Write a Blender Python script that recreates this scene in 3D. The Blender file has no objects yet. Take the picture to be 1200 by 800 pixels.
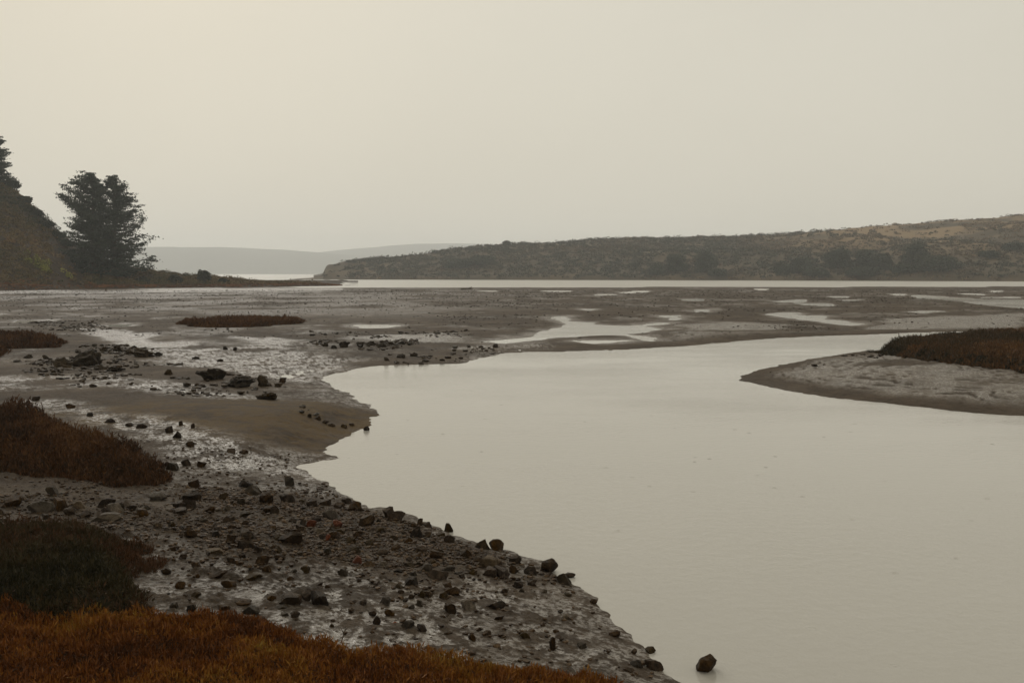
import bpy, math, random
import numpy as np
from mathutils import Vector, Matrix

# ------------------------------------------------------------------ camera
SC = bpy.context.scene
COL = SC.collection
F = 1167.0; HC = 3.2; PITCH = math.atan(80.0/F)
cam_d = bpy.data.cameras.new('camera'); cam = bpy.data.objects.new('camera', cam_d); COL.objects.link(cam)
cam_d.sensor_width = 36; cam_d.lens = 36*F/1200
cam.location = (0, 0, HC); cam.rotation_euler = (math.pi/2-PITCH, 0, 0)
cam_d.clip_start = 0.1; cam_d.clip_end = 20000
SC.camera = cam

# ------------------------------------------------------------------ sky, sun, exposure
SUN_EL, SUN_AZ = 31, 338      # degrees; azimuth clockwise from +Y
wd = bpy.data.worlds.new('World'); SC.world = wd; wd.use_nodes = True
nt = wd.node_tree; nt.nodes.clear()
def N(t, typ, **kw):
    n = t.nodes.new(typ)
    for k, v in kw.items(): setattr(n, k, v)
    return n
wo = N(nt, 'ShaderNodeOutputWorld'); bg = N(nt, 'ShaderNodeBackground'); bg.inputs[1].default_value = 0.1
sky = N(nt, 'ShaderNodeTexSky', sky_type='NISHITA'); sky.sun_disc = False
sky.sun_elevation = math.radians(SUN_EL); sky.sun_rotation = math.radians(SUN_AZ)
sky.air_density = 1.5; sky.dust_density = 6; sky.ozone_density = 1
tc = N(nt, 'ShaderNodeTexCoord'); mp = N(nt, 'ShaderNodeMapping'); mp.inputs['Scale'].default_value = (1.0, 1.0, 2.2)
nz = N(nt, 'ShaderNodeTexNoise'); nz.inputs['Scale'].default_value = 1.3; nz.inputs['Detail'].default_value = 4
nz.inputs['Roughness'].default_value = 0.45
cr = N(nt, 'ShaderNodeValToRGB')
cr.color_ramp.elements[0].position = 0.30; cr.color_ramp.elements[0].color = (6.3, 5.95, 4.98, 1)
cr.color_ramp.elements[1].position = 0.70; cr.color_ramp.elements[1].color = (7.05, 6.68, 5.66, 1)
mx = N(nt, 'ShaderNodeMix', data_type='RGBA'); mx.inputs[0].default_value = 0.965
nt.links.new(tc.outputs['Generated'], mp.inputs[0]); nt.links.new(mp.outputs[0], nz.inputs['Vector'])
nt.links.new(nz.outputs[0], cr.inputs[0]); nt.links.new(sky.outputs[0], mx.inputs[6]); nt.links.new(cr.outputs[0], mx.inputs[7])
nt.links.new(mx.outputs[2], bg.inputs[0]); nt.links.new(bg.outputs[0], wo.inputs[0])
sun_d = bpy.data.lights.new('sun', 'SUN'); sun = bpy.data.objects.new('sun', sun_d); COL.objects.link(sun)
sun_d.energy = 0.75; sun_d.angle = math.radians(25); sun_d.color = (1, 0.97, 0.91)
_a, _e = math.radians(SUN_AZ), math.radians(SUN_EL)
sdir = Vector((math.sin(_a)*math.cos(_e), math.cos(_a)*math.cos(_e), math.sin(_e)))
sun.rotation_euler = sdir.to_track_quat('Z', 'Y').to_euler()
SC.view_settings.view_transform = 'Standard'; SC.view_settings.look = 'None'
SC.view_settings.exposure = 0.0; SC.view_settings.gamma = 1.0
SC.render.engine = 'CYCLES'
SC.cycles.volume_bounces = 4
SC.cycles.max_bounces = 6

random.seed(4); rng = np.random.default_rng(11)

# ------------------------------------------------------------------ helpers
def _hash(ix, iy, iz, seed):
    h = (ix*374761393 + iy*668265263 + iz*2147483647 + seed*1274126177) & 0xffffffff
    h = ((h ^ (h >> 13))*1274126177) & 0xffffffff
    h = (h ^ (h >> 16)) & 0xffffffff
    return h.astype(np.float64)/4294967295.0
def vnoise(x, y, seed=0, z=None):
    x = np.asarray(x, float); y = np.asarray(y, float)
    ix = np.floor(x).astype(np.int64); iy = np.floor(y).astype(np.int64)
    fx = x-ix; fy = y-iy
    fx = fx*fx*fx*(fx*(fx*6-15)+10); fy = fy*fy*fy*(fy*(fy*6-15)+10)
    z0 = np.zeros_like(ix)
    a = _hash(ix, iy, z0, seed); b = _hash(ix+1, iy, z0, seed); c = _hash(ix, iy+1, z0, seed); d = _hash(ix+1, iy+1, z0, seed)
    return (a*(1-fx)+b*fx)*(1-fy)+(c*(1-fx)+d*fx)*fy
def fbm(x, y, scale, seed=0, oct=4, gain=0.5):      # about -1..1
    s = 0; a = 1.0; t = 0; f = 1.0/scale
    for i in range(oct):
        ca, sa = math.cos(i*1.1+.4), math.sin(i*1.1+.4)
        s = s + a*(vnoise((x*ca-y*sa)*f+i*17.3, (x*sa+y*ca)*f-i*9.1, seed+i*7)*2-1); t += a; a *= gain; f *= 2.03
    return s/t*1.4
def sstep(a, b, x):
    t = np.clip((x-a)/(b-a), 0, 1); return t*t*(3-2*t)
def ray(px, py):
    u = (px-600)/F; v = (400-py)/F
    return np.array([u, math.cos(PITCH)+v*math.sin(PITCH), -math.sin(PITCH)+v*math.cos(PITCH)])
def onz(px, py, z=0.0):
    d = ray(px, py); t = (z-HC)/d[2]
    return (d[0]*t, d[1]*t)
def poly(pts, z=0.0): return np.array([onz(a, b, z) for a, b in pts])
def sdist(x, y, P, far=1e9):
    """signed distance to polygon, positive outside"""
    shp = x.shape; x = x.ravel(); y = y.ravel()
    d2 = np.full(x.shape, 1e18); ins = np.zeros(x.shape, bool)
    n = len(P)
    for i in range(n):
        ax, ay = P[i]; bx, by = P[(i+1) % n]
        ex, ey = bx-ax, by-ay; L = ex*ex+ey*ey+1e-12
        t = np.clip(((x-ax)*ex+(y-ay)*ey)/L, 0, 1)
        dx = x-(ax+t*ex); dy = y-(ay+t*ey)
        d2 = np.minimum(d2, dx*dx+dy*dy)
        c = ((ay > y) != (by > y))
        with np.errstate(divide='ignore', invalid='ignore'):
            c &= x < (bx-ax)*(y-ay)/(by-ay+1e-15)+ax
        ins ^= c
    d = np.sqrt(d2); d[ins] *= -1
    return d.reshape(shp)
def sdist_l(x, y, P, reach):
    """same, computed only near the polygon; 'reach' elsewhere"""
    out = np.full(x.shape, float(reach))
    m = (x > P[:, 0].min()-reach) & (x < P[:, 0].max()+reach) & (y > P[:, 1].min()-reach) & (y < P[:, 1].max()+reach)
    if m.any(): out[m] = np.minimum(sdist(x[m], y[m], P), reach)
    return out

# ------------------------------------------------------------------ layout of the estuary
CHAN = poly([(830,815),(812,805),(790,795),(768,776),(735,752),(705,726),(690,702),(672,684),(650,670),(622,658),(600,647),
    (575,640),(550,632),(525,624),(500,614),(478,605),(455,600),(430,596),(405,586),(385,574),(365,561),(346,548),(352,545),(376,542),
    (400,537),(385,533),(376,529),(388,521),(406,512),(425,501),(436,491),(437,484),(429,474),(413,464),(396,457),(384,451),
    (378,445),(390,438),(415,432),(445,428.5),(500,427),(540,425.5),(560,420),(590,414),(620,412.5),(660,412),(700,410.5),(740,409),
    (790,406.5),(830,403),(870,399),(920,395.5),(980,393),(1040,391),(1100,389),(1200,386.5),(1400,384),(1900,381),
    (1900,388),(1400,390),(1200,393),(1120,399),(1030,411),(1000,413),(970,417),(930,424),(895,432),(876,438),(868,441),(880,449),
    (920,457),(970,464),(1020,470),(1080,477),(1140,483),(1200,487),(1400,497),(1900,510)])
CHAN = np.vstack([CHAN, [[60, 3], [30, -6], [3.5, -6], [2.0, 2.0], [1.75, 5.0]]])
def cv(pts, ox, oy, s): return poly([(ox+a*s, oy+b*s) for a, b in pts])
PUD = [cv([(350,126),(415,123),(405,146),(480,148),(540,160),(600,165),(780,168),(860,183),(780,192),(720,202),(620,209),(470,214),(330,227),
           (200,238),(130,252),(40,242),(180,230),(280,212),(340,190),(430,166),(395,150)], 560, 340, .25),
       cv([(720,166),(880,150),(890,154),(770,172)], 560, 340, .25),
       cv([(870,120),(955,118),(950,140),(900,143),(890,130)], 560, 340, .25),
       cv([(1010,93),(1085,89),(1060,103),(1030,102)], 560, 340, .25),
       cv([(992,41),(1030,41),(1010,50)], 560, 340, .25),
       cv([(480,87),(530,89),(510,96)], 560, 340, .25),
       cv([(450,238),(700,235),(640,246),(540,250)], 560, 340, .25),
       cv([(690,210),(740,214),(805,222),(815,238),(770,236),(745,222)], 560, 340, .25),
       cv([(650,9),(720,9),(700,15)], 560, 340, .25), cv([(750,3),(800,5),(780,10)], 560, 340, .25),
       cv([(180,131),(270,124),(290,137),(410,136),(370,151),(460,157),(540,169),(510,178),(380,160),(290,152),(240,143)], 850, 330, .2917),
       cv([(210,80),(310,71),(290,81),(240,84)], 850, 330, .2917), cv([(305,86),(400,86),(412,98),(350,96)], 850, 330, .2917),
       cv([(770,54),(880,62),(1000,71),(1300,72),(1300,112),(1200,107),(1080,94),(960,79),(870,71),(790,67)], 850, 330, .2917),
       cv([(120,27),(165,28),(150,34)], 850, 330, .2917), cv([(440,60),(480,59),(460,66)], 850, 330, .2917),
       cv([(665,49),(725,49),(700,55)], 850, 330, .2917), cv([(975,49),(1040,50),(1010,55)], 850, 330, .2917),
       cv([(1060,41),(1098,37),(1080,44)], 850, 330, .2917), cv([(1050,65),(1160,62),(1150,68)], 850, 330, .2917),
       cv([(470,73),(545,72),(510,78)], 850, 330, .2917), cv([(750,120),(860,118),(800,126)], 850, 330, .2917),
       poly([(424,381),(450,380.5),(466,381.5),(450,384),(430,384.5)]), poly([(568,340.5),(580,340.5),(574,342)]),
       poly([(20,376),(40,375.5),(50,377),(25,378)]), poly([(128,381),(150,379.5),(145,382.5)]),
       poly([(700,345),(716,344.6),(708,346)]), poly([(640,341),(670,340.6),(655,342)])]
WET = [poly([(100,386),(150,388),(185,393),(178,400),(230,402),(215,410),(260,414),(330,412),(420,424),(385,437),(376,444),
             (386,453),(340,449),(300,444),(262,436),(215,433),(185,417),(150,405),(120,398)]),
       poly([(60,440),(150,442),(240,455),(330,469),(325,480),(260,475),(200,462),(120,455)], .2),
       poly([(40,474),(90,480),(130,490),(200,505),(260,519),(330,527),(400,536),(350,548),(300,540),(230,545),(180,530),(120,508),(50,482)], .25),
       poly([(-20,441),(25,443),(24,457),(-20,459)], .2),
       poly([(540,408),(640,398),(640,414),(585,418),(545,424)]),
       poly([(790,382),(850,379),(925,382),(900,388),(810,388)]),
       poly([(1040,375),(1200,368),(1200,384),(1100,387),(1020,386)]),
       poly([(400,397),(520,393),(560,402),(470,404)]),
       poly([(280,396),(350,400),(340,412),(250,412),(300,404)]),
       poly([(-200,342),(400,337.5),(400,341),(-200,346)])]
BED = poly([(100,386),(150,388),(185,393),(178,400),(230,402),(215,410),(260,414),(330,414),(420,425),(385,437),(376,444),
             (386,452),(340,447),(300,441),(262,432),(215,430),(185,415),(150,404),(120,397)])
BAND = np.array([(-20,580),(60,578),(130,590),(190,592),(235,572),(330,575),(400,593),(460,608),(540,638),(600,655),(655,680),(600,684),(520,676),(450,668),(400,656),(330,655),(260,648),(200,622),(130,622),(-20,616)], float)
DOME = onz(330, 492, .2)
def far_edge(x, y):
    """y of the far edge of the mudflat for the azimuth of a point"""
    px = 600+F*x/np.maximum(y, 1)
    e = np.interp(px, [-600, 0, 300, 330, 420, 560, 800, 1000, 1200, 1900], [335, 335, 335.4, 336.2, 336.4, 336.5, 336, 335.7, 335.3, 334])
    return F*HC/(e-320)
def ground_parts(x, y):
    x = np.asarray(x, float); y = np.asarray(y, float)
    r = np.hypot(x, y)
    sd = sdist(x, y, CHAN)
    sd = sd + fbm(x, y, 1.2, 3, 5, .62)*np.interp(r, [6, 30, 100], [.13, .25, .35])+fbm(x, y, .22, 4, 3)*.035
    isl = sstep(4, 9, x)*sstep(14, 20, y)*(1-sstep(48, 53, y-0.12*x))
    amp = np.interp(r, [0, 5, 8, 12, 16, 22, 30, 45, 80, 240], [1.5, 1.15, .85, .7, .5, .33, .2, .10, .07, .05])
    slp = np.interp(r, [0, 12, 20, 40], [.24, .17, .10, .03])
    amp = amp*(1-isl)+.62*isl; slp = slp*(1-isl)+.11*isl
    sp = np.maximum(sd, 0)
    h = np.where(sd > 0, amp*(1-np.exp(-sp*slp/amp)), np.maximum(sd*.25, -.9))
    land = sstep(0, 1.5, sd)
    h = h+land*(fbm(x, y, 9, 21, 3)*.05+fbm(x, y, 2.3, 5, 4)*.035)*np.interp(r, [0, 30, 60, 240], [1, 1, .55, .5])
    dx, dy = x-DOME[0], y-DOME[1]
    h = h+.20*np.exp(-(dx*dx/20+dy*dy/11))*land
    bed = sdist_l(x, y, BED, 3.0); h = h-.07*(1-sstep(-.8, 1.2, bed))*land
    # stepped ledges on the island bank
    led = isl*sstep(.2, 1, sd)*(1-sstep(6, 9, sd))
    w = sd*2.1+fbm(x, y, 3, 44, 3)*1.3
    h = h+led*.035*(np.abs((w % 1)-.5)*2-.5)+led*fbm(x, y, .5, 9, 3)*.03
    pud = np.full(x.shape, 6.0)
    for P in PUD: pud = np.minimum(pud, sdist_l(x, y, P, 6.0))
    pn = pud+fbm(x, y, 2.2, 33, 5, .65)*np.interp(r, [40, 80, 160], [.35, .9, 1.6])
    pn = pn-.5*sstep(70, 110, r)
    h = h*sstep(-.2, 3.0, pn)-.06*(1-sstep(-1.0, .4, pn))+.006*sstep(0, .5, pn)
    fe = far_edge(x, y)+fbm(x, y, 25, 8, 4)*6-y
    h = np.where(y > 100, np.where(fe > 0, h, 0)-.5*(1-sstep(-8, 4, fe)), h)
    return h, sd, isl, pud, fe
def lump_mask(x, y, r, sd):
    m = sstep(-.15, .45, fbm(x, y, 7, 71, 4)+.15)
    m = m*sstep(.8, 3.5, sd)
    dx, dy = x-DOME[0], y-DOME[1]
    return m*(1-.85*np.exp(-(dx*dx/40+dy*dy/14)))
def ground_h(x, y, full=False):
    x = np.asarray(x, float); y = np.asarray(y, float)
    h, sd, isl, pud, fe = ground_parts(x, y); r = np.hypot(x, y)
    lm = lump_mask(x, y, r, sd)*sstep(.3, 2.5, pud)
    near = 1-sstep(20, 60, r)
    fine = .55*fbm(x, y, .30, 14, 4, .68)+.7*fbm(x, y, .11, 15, 4, .6)
    h = h+sstep(-.05, .5, sd)*near*(fine*.014+np.maximum(fine-.10, 0)**1.2*.055*(.35+.65*lm))*(1-.45*isl)*(1-.8*np.exp(-((x-DOME[0])**2/30+(y-DOME[1])**2/9)))
    h = h+lm*(1-near)*np.maximum(fbm(x, y, .9, 61, 3, .6), 0)**1.3*.10*(1-sstep(120, 200, r)*.6)
    return (h, sd, isl, pud, fe, lm) if full else h
def hit(px, py):
    d = ray(px, py); t = np.geomspace(3, 500, 900) if d[2] > -.02 else np.linspace(1.5, min(500, 4.2/-d[2]), 900)
    z = HC+d[2]*t; g = np.maximum(ground_parts(d[0]*t, d[1]*t)[0], 0)
    i = int(np.argmax(z < g))
    if i == 0: i = len(t)-1
    a, b = z[i-1]-g[i-1], g[i]-z[i]; k = t[i-1]+(t[i]-t[i-1])*a/(a+b+1e-9)
    return (d[0]*k, d[1]*k, HC+d[2]*k)

# ------------------------------------------------------------------ mesh building
def mesh(name, V, faces=None, quads=None, tris=None, mat=None, smooth=True, attrs=None, matidx=None):
    me = bpy.data.meshes.new(name)
    V = np.asarray(V, np.float32)
    me.vertices.add(len(V)); me.vertices.foreach_set('co', V.ravel())
    parts = []; starts = []; tot = []; s = 0
    if quads is not None and len(quads):
        q = np.asarray(quads, np.int32); parts.append(q.ravel()); starts.append(s+np.arange(len(q))*4); tot.append(np.full(len(q), 4)); s += len(q)*4
    if tris is not None and len(tris):
        q = np.asarray(tris, np.int32); parts.append(q.ravel()); starts.append(s+np.arange(len(q))*3); tot.append(np.full(len(q), 3)); s += len(q)*3
    L = np.concatenate(parts); me.loops.add(len(L)); me.loops.foreach_set('vertex_index', L)
    st = np.concatenate(starts).astype(np.int32)
    me.polygons.add(len(st)); me.polygons.foreach_set('loop_start', st)
    me.polygons.foreach_set('use_smooth', np.full(len(st), smooth))
    if mat is not None:
        for m in (mat if isinstance(mat, (list, tuple)) else [mat]): me.materials.append(m)
    if matidx is not None: me.polygons.foreach_set('material_index', np.asarray(matidx, np.int32))
    me.update(calc_edges=True)
    for k, v in (attrs or {}).items():
        a = me.attributes.new(k, 'FLOAT', 'POINT'); a.data.foreach_set('value', np.asarray(v, np.float32))
    me.validate()
    return me
def obj(name, me, parent=None, loc=None):
    o = bpy.data.objects.new(name, me); COL.objects.link(o)
    if loc is not None: o.location = loc
    if parent: o.parent = parent
    return o
def tag(o, label=None, cat=None, group=None, kind=None):
    if label: o['label'] = label
    if cat: o['category'] = cat
    if group: o['group'] = group
    if kind: o['kind'] = kind
    return o
def grid_faces(nr, nc, wrap=False):
    i = np.arange(nr-1)[:, None]*nc; j = np.arange(nc if wrap else nc-1)[None, :]; k = (j+1) % nc
    return np.stack([i+j, i+k, i+nc+k, i+nc+j], -1).reshape(-1, 4)

# ------------------------------------------------------------------ materials
def ramp(t, stops):
    r = N(t, 'ShaderNodeValToRGB'); e = r.color_ramp.elements
    while len(e) < len(stops): e.new(.5)
    for k, (p, c) in enumerate(stops): e[k].position = p; e[k].color = (*c, 1)
    return r
def newmat(name):
    m = bpy.data.materials.new(name); m.use_nodes = True; t = m.node_tree
    return m, t, t.nodes['Principled BSDF']
def noise(t, scale, detail=4, rough=.55, vec=None, dist=0):
    n = N(t, 'ShaderNodeTexNoise'); n.inputs['Scale'].default_value = scale; n.inputs['Detail'].default_value = detail
    n.inputs['Roughness'].default_value = rough; n.inputs['Distortion'].default_value = dist
    if vec is not None: t.links.new(vec, n.inputs['Vector'])
    return n.outputs[0]
def math_(t, op, a, b=None, c=None, clamp=False):
    n = N(t, 'ShaderNodeMath', operation=op); n.use_clamp = clamp
    for k, v in enumerate((a, b, c)):
        if v is None: continue
        if isinstance(v, (int, float)): n.inputs[k].default_value = v
        else: t.links.new(v, n.inputs[k])
    return n.outputs[0]
def attr(t, name): n = N(t, 'ShaderNodeAttribute'); n.attribute_name = name; return n.outputs['Fac']
def mixc(t, f, a, b):
    n = N(t, 'ShaderNodeMix', data_type='RGBA')
    for k, v in ((0, f), (6, a), (7, b)):
        if isinstance(v, (int, float)): n.inputs[k].default_value = v
        elif isinstance(v, tuple): n.inputs[k].default_value = (*v, 1)
        else: t.links.new(v, n.inputs[k])
    return n.outputs[2]
def mapr(t, v, a, b, c, d):
    n = N(t, 'ShaderNodeMapRange'); t.links.new(v, n.inputs[0])
    for k, q in enumerate((a, b, c, d)): n.inputs[k+1].default_value = q
    return n.outputs[0]

def mud_material():
    m, t, b = newmat('wet_mud'); L = t.links
    P = N(t, 'ShaderNodeNewGeometry').outputs['Position']
    n1 = noise(t, .5, 5, .6, P); n2 = noise(t, 6, 6, .65, P); n3 = noise(t, 28, 5, .7, P)
    wet = attr(t, 'wet'); lump = attr(t, 'lump'); stain = attr(t, 'stain')
    c = ramp(t, [(.30, (.045, .031, .019)), (.5, (.072, .051, .033)), (.72, (.110, .082, .056))]); L.new(n1, c.inputs[0])
    fine = ramp(t, [(.34, (.42, .40, .38)), (.52, (.95, .94, .93)), (.7, (1.25, 1.25, 1.22))]); L.new(n2, fine.inputs[0])
    mm = N(t, 'ShaderNodeMix', data_type='RGBA', blend_type='MULTIPLY'); mm.inputs[0].default_value = .55
    L.new(c.outputs[0], mm.inputs[6]); L.new(fine.outputs[0], mm.inputs[7])
    # dark crumbs in the lumpy areas, painted shade in the island ledge crevices
    crumb = math_(t, 'MULTIPLY', lump, mapr(t, n3, .49, .60, 0, 1), clamp=True)
    n5 = noise(t, 1.7, 7, .8, P); n6 = noise(t, 75, 3, .6, P)
    crumb = math_(t, 'MAXIMUM', crumb, math_(t, 'MULTIPLY', lump, mapr(t, n5, .53, .62, 0, .85)), clamp=True)
    c2 = mixc(t, math_(t, 'MULTIPLY', crumb, .85), mm.outputs[2], (.026, .020, .015))
    # algae-brown staining on the dome
    c3 = mixc(t, math_(t, 'MULTIPLY', stain, mapr(t, n5, .44, .56, .0, .95)), c2, (.095, .060, .022))
    # wet silt paler and greyer: part of its sky sheen put into the colour
    n5 = noise(t, 1.7, 7, .8, P); mot = math_(t, 'MULTIPLY', mapr(t, noise(t, 17, 6, .75, P), .43, .55, .05, 1), mapr(t, n5, .38, .54, .35, 1.1))
    wn = math_(t, 'MULTIPLY', wet, math_(t, 'MAXIMUM', mot, attr(t, 'even')), clamp=True)
    c4 = mixc(t, math_(t, 'MULTIPLY', wn, .8), c3, (.200, .170, .134))
    L.new(c4, b.inputs['Base Color'])
    rg = mapr(t, wn, 0, 1, .80, .20); L.new(rg, b.inputs['Roughness'])
    L.new(mapr(t, wn, 0, 1, .14, .95), b.inputs['Specular IOR Level'])
    hb = math_(t, 'ADD', math_(t, 'ADD', math_(t, 'MULTIPLY', n2, .06), math_(t, 'MULTIPLY', n3, .034)), math_(t, 'MULTIPLY', n6, .006))
    bp = N(t, 'ShaderNodeBump'); bp.inputs['Distance'].default_value = 1.0
    L.new(mapr(t, wn, 0, 1, 1.0, .42), bp.inputs['Strength']); L.new(hb, bp.inputs['Height'])
    L.new(bp.outputs[0], b.inputs['Normal'])
    return m
def water_material():
    m, t, b = newmat('murky_water'); L = t.links
    P = N(t, 'ShaderNodeNewGeometry').outputs['Position']
    mpn = N(t, 'ShaderNodeMapping'); mpn.inputs['Scale'].default_value = (.55, 1.0, 1); L.new(P, mpn.inputs[0])
    n0 = noise(t, .06, 3, .5, P)
    c = ramp(t, [(.3, (.375, .356, .318)), (.7, (.430, .410, .368))]); L.new(n0, c.inputs[0]); L.new(c.outputs[0], b.inputs['Base Color'])
    sy = N(t, 'ShaderNodeSeparateXYZ'); L.new(P, sy.inputs[0])
    L.new(mapr(t, sy.outputs[1], 120, 240, .09, .42), b.inputs['Roughness']); b.inputs['IOR'].default_value = 1.333
    gust = mapr(t, noise(t, .12, 4, .6, mpn.outputs[0]), .38, .62, .25, 1.5)
    a = math_(t, 'MULTIPLY', noise(t, 7, 4, .6, P), gust); s = noise(t, .7, 2, .5, mpn.outputs[0])
    # rain-drop rings: faint pocks
    v = N(t, 'ShaderNodeTexVoronoi', feature='F1'); v.inputs['Scale'].default_value = 1.6; L.new(P, v.inputs['Vector'])
    ring = math_(t, 'MULTIPLY', math_(t, 'SINE', math_(t, 'MULTIPLY', v.outputs['Distance'], 90)), mapr(t, v.outputs['Distance'], .02, .11, 1, 0))
    h = math_(t, 'ADD', math_(t, 'ADD', math_(t, 'MULTIPLY', a, .015), math_(t, 'MULTIPLY', s, .012)), math_(t, 'MULTIPLY', ring, .0050))
    bp = N(t, 'ShaderNodeBump'); bp.inputs['Strength'].default_value = .5; bp.inputs['Distance'].default_value = 1
    L.new(h, bp.inputs['Height']); L.new(bp.outputs[0], b.inputs['Normal'])
    return m
def tint_material(name, stops, rough=.75, spec=.25, nscale=None, trans=0.0):
    """colour from the per-face 'tint' attribute"""
    m, t, b = newmat(name)
    r = ramp(t, stops); t.links.new(attr(t, 'tint'), r.inputs[0]); t.links.new(r.outputs[0], b.inputs['Base Color'])
    b.inputs['Roughness'].default_value = rough; b.inputs['Specular IOR Level'].default_value = spec
    return m
def soil_material(name, stops, scale=.3, bump=.3, fine=3):
    m, t, b = newmat(name)
    P = N(t, 'ShaderNodeNewGeometry').outputs['Position']
    n = noise(t, scale, 8, .65, P); r = ramp(t, stops); t.links.new(n, r.inputs[0]); t.links.new(r.outputs[0], b.inputs['Base Color'])
    b.inputs['Roughness'].default_value = .9; b.inputs['Specular IOR Level'].default_value = .15
    bp = N(t, 'ShaderNodeBump'); bp.inputs['Strength'].default_value = .6; bp.inputs['Distance'].default_value = bump
    t.links.new(noise(t, fine, 6, .6, P), bp.inputs['Height']); t.links.new(bp.outputs[0], b.inputs['Normal'])
    return m
def rock_material(name, ca, cb, cc, ns=2.2, vary=True):
    m, t, b = newmat(name); L = t.links
    oc = N(t, 'ShaderNodeTexCoord').outputs['Object']; oi = N(t, 'ShaderNodeObjectInfo')
    ad = N(t, 'ShaderNodeVectorMath', operation='ADD'); L.new(oc, ad.inputs[0])
    sc = N(t, 'ShaderNodeVectorMath', operation='SCALE'); sc.inputs[0].default_value = (37, 11, 23); L.new(oi.outputs['Random'], sc.inputs['Scale']); L.new(sc.outputs[0], ad.inputs[1])
    n = noise(t, ns, 7 if vary else 2, .65, ad.outputs[0]); n2 = noise(t, 9, 6, .7, ad.outputs[0])
    r = ramp(t, [(.3, ca), (.5, cb), (.72, cc)]); L.new(n, r.inputs[0])
    hs = N(t, 'ShaderNodeHueSaturation'); L.new(r.outputs[0], hs.inputs['Color'])
    L.new(mapr(t, oi.outputs['Random'], 0, 1, .6 if vary else 1, 1.5 if vary else 1), hs.inputs['Value'])
    L.new(mapr(t, math_(t, 'FRACT', math_(t, 'MULTIPLY', oi.outputs['Random'], 7.3)), 0, 1, .75 if vary else 1.1, 1.35 if vary else 1.1), hs.inputs['Saturation'])
    # pale silt lodged on upward faces
    g = N(t, 'ShaderNodeNewGeometry'); sx = N(t, 'ShaderNodeSeparateXYZ'); L.new(g.outputs['Normal'], sx.inputs[0])
    silt = math_(t, 'MULTIPLY', mapr(t, sx.outputs[2], .55, .95, 0, 1), mapr(t, n2, .45, .62, 0, .45), clamp=True)
    L.new(mixc(t, silt, hs.outputs[0], (.13, .098, .066)), b.inputs['Base Color'])
    L.new(mapr(t, n2, .35, .65, .38, .75), b.inputs['Roughness']); b.inputs['Specular IOR Level'].default_value = .13
    bp = N(t, 'ShaderNodeBump'); bp.inputs['Strength'].default_value = .55; bp.inputs['Distance'].default_value = .25
    L.new(n2, bp.inputs['Height']); L.new(bp.outputs[0], b.inputs['Normal'])
    return m
M_mud = mud_material(); M_water = water_material()
M_rock = rock_material('dark_wet_rock', (.009, .005, .0022), (.029, .0170, .0080), (.082, .050, .025))
M_red = rock_material('reddish_rock', (.055, .018, .009), (.11, .034, .016), (.16, .06, .03))
M_pale = rock_material('pale_grey_rock', (.035, .026, .017), (.078, .058, .038), (.14, .108, .074))
M_brown = rock_material('weedy_brown_rock', (.012, .0075, .003), (.027, .0175, .0075), (.055, .036, .016))
M_gravel = rock_material('mixed_gravel', (.009, .005, .0022), (.042, .025, .013), (.15, .100, .060), 16, False)
M_clod = rock_material('mud_clods', (.012, .008, .004), (.030, .020, .010), (.075, .052, .030), 5, False)
M_bark = soil_material('bark', [(.3, (.035, .026, .018)), (.7, (.085, .065, .046))], 3, .05, 12)
M_wood = soil_material('driftwood', [(.3, (.05, .038, .027)), (.7, (.12, .095, .07))], 5, .02, 30)

# ------------------------------------------------------------------ ground sheet and water
rows = list(np.linspace(.4, 4.3, 14)) + [F*HC/(y-320) for y in np.arange(1160, 321.9, -1.0)] + [2200, 2900, 3600, 4500]
rows = np.array([r for k, r in enumerate(rows) if k < 14 or r > 4.4])
fa = np.radians(np.arange(-32, 32.001, .075)); ca_ = np.radians(np.arange(35, 326, 3.0))
az = np.concatenate([fa, ca_])
R_, A_ = np.meshgrid(rows, az, indexing='ij'); GX, GY = R_*np.sin(A_), R_*np.cos(A_)
GH, GSD, GI, GP, GF, GL = ground_h(GX, GY, True)
wet = np.zeros_like(GX)
for P in WET: wet = np.maximum(wet, 1-sstep(-.6, .8, sdist_l(GX, GY, P, 3.0)+fbm(GX, GY, 1.5, 51, 4)*.8))
RR = np.hypot(GX, GY)
shore = (1-sstep(0, 3.5, GSD+fbm(GX, GY, .7, 52, 4)*.6))*(1-sstep(26, 34, RR))*(1-GI)*.55
nearwet = (1-sstep(10, 15, RR))*(1-.35*sstep(1, 3.5, -GX))*(.62+.38*sstep(-.30, .25, fbm(GX, GY, .8, 53, 5, .65)))
islw = GI*sstep(-.9, -.1, fbm(GX, GY, 1.6, 54, 4))*sstep(.5, 1.6, GSD)*.80
farw = sstep(.0, .7, fbm(GX, GY, 5, 55, 5, .75))*sstep(30, 45, RR)*.55
leftf = sstep(-.2, .3, fbm(GX, GY, 8, 56, 3))*sstep(60, 90, RR)*(1-sstep(-.12, .05, GX/np.maximum(GY, 1)))*.5
wet = np.clip(np.maximum.reduce([wet, shore, nearwet, islw, farw, leftf]), 0, 1)
fineG = .55*fbm(GX, GY, .30, 14, 4, .68)+.7*fbm(GX, GY, .11, 15, 4, .6); wet = wet*np.where(RR < 45, 1-.9*sstep(.02, .28, fineG)*(1-.8*GI), 1)
BW = np.array([hit(a, b)[:2] for a, b in BAND]); bandm = 1-sstep(-.35, .35, sdist_l(GX, GY, BW, 1.5)+fbm(GX, GY, .6, 57, 4)*.5)
wet = wet*(1-.75*bandm)
dx, dy = GX-DOME[0], GY-DOME[1]; dome = np.exp(-(dx*dx/30+dy*dy/8))
wet = wet*(1-sstep(.25, .5, dome)*sstep(.0, 1, sdist_l(GX, GY, WET[2], 3.0)))
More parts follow.
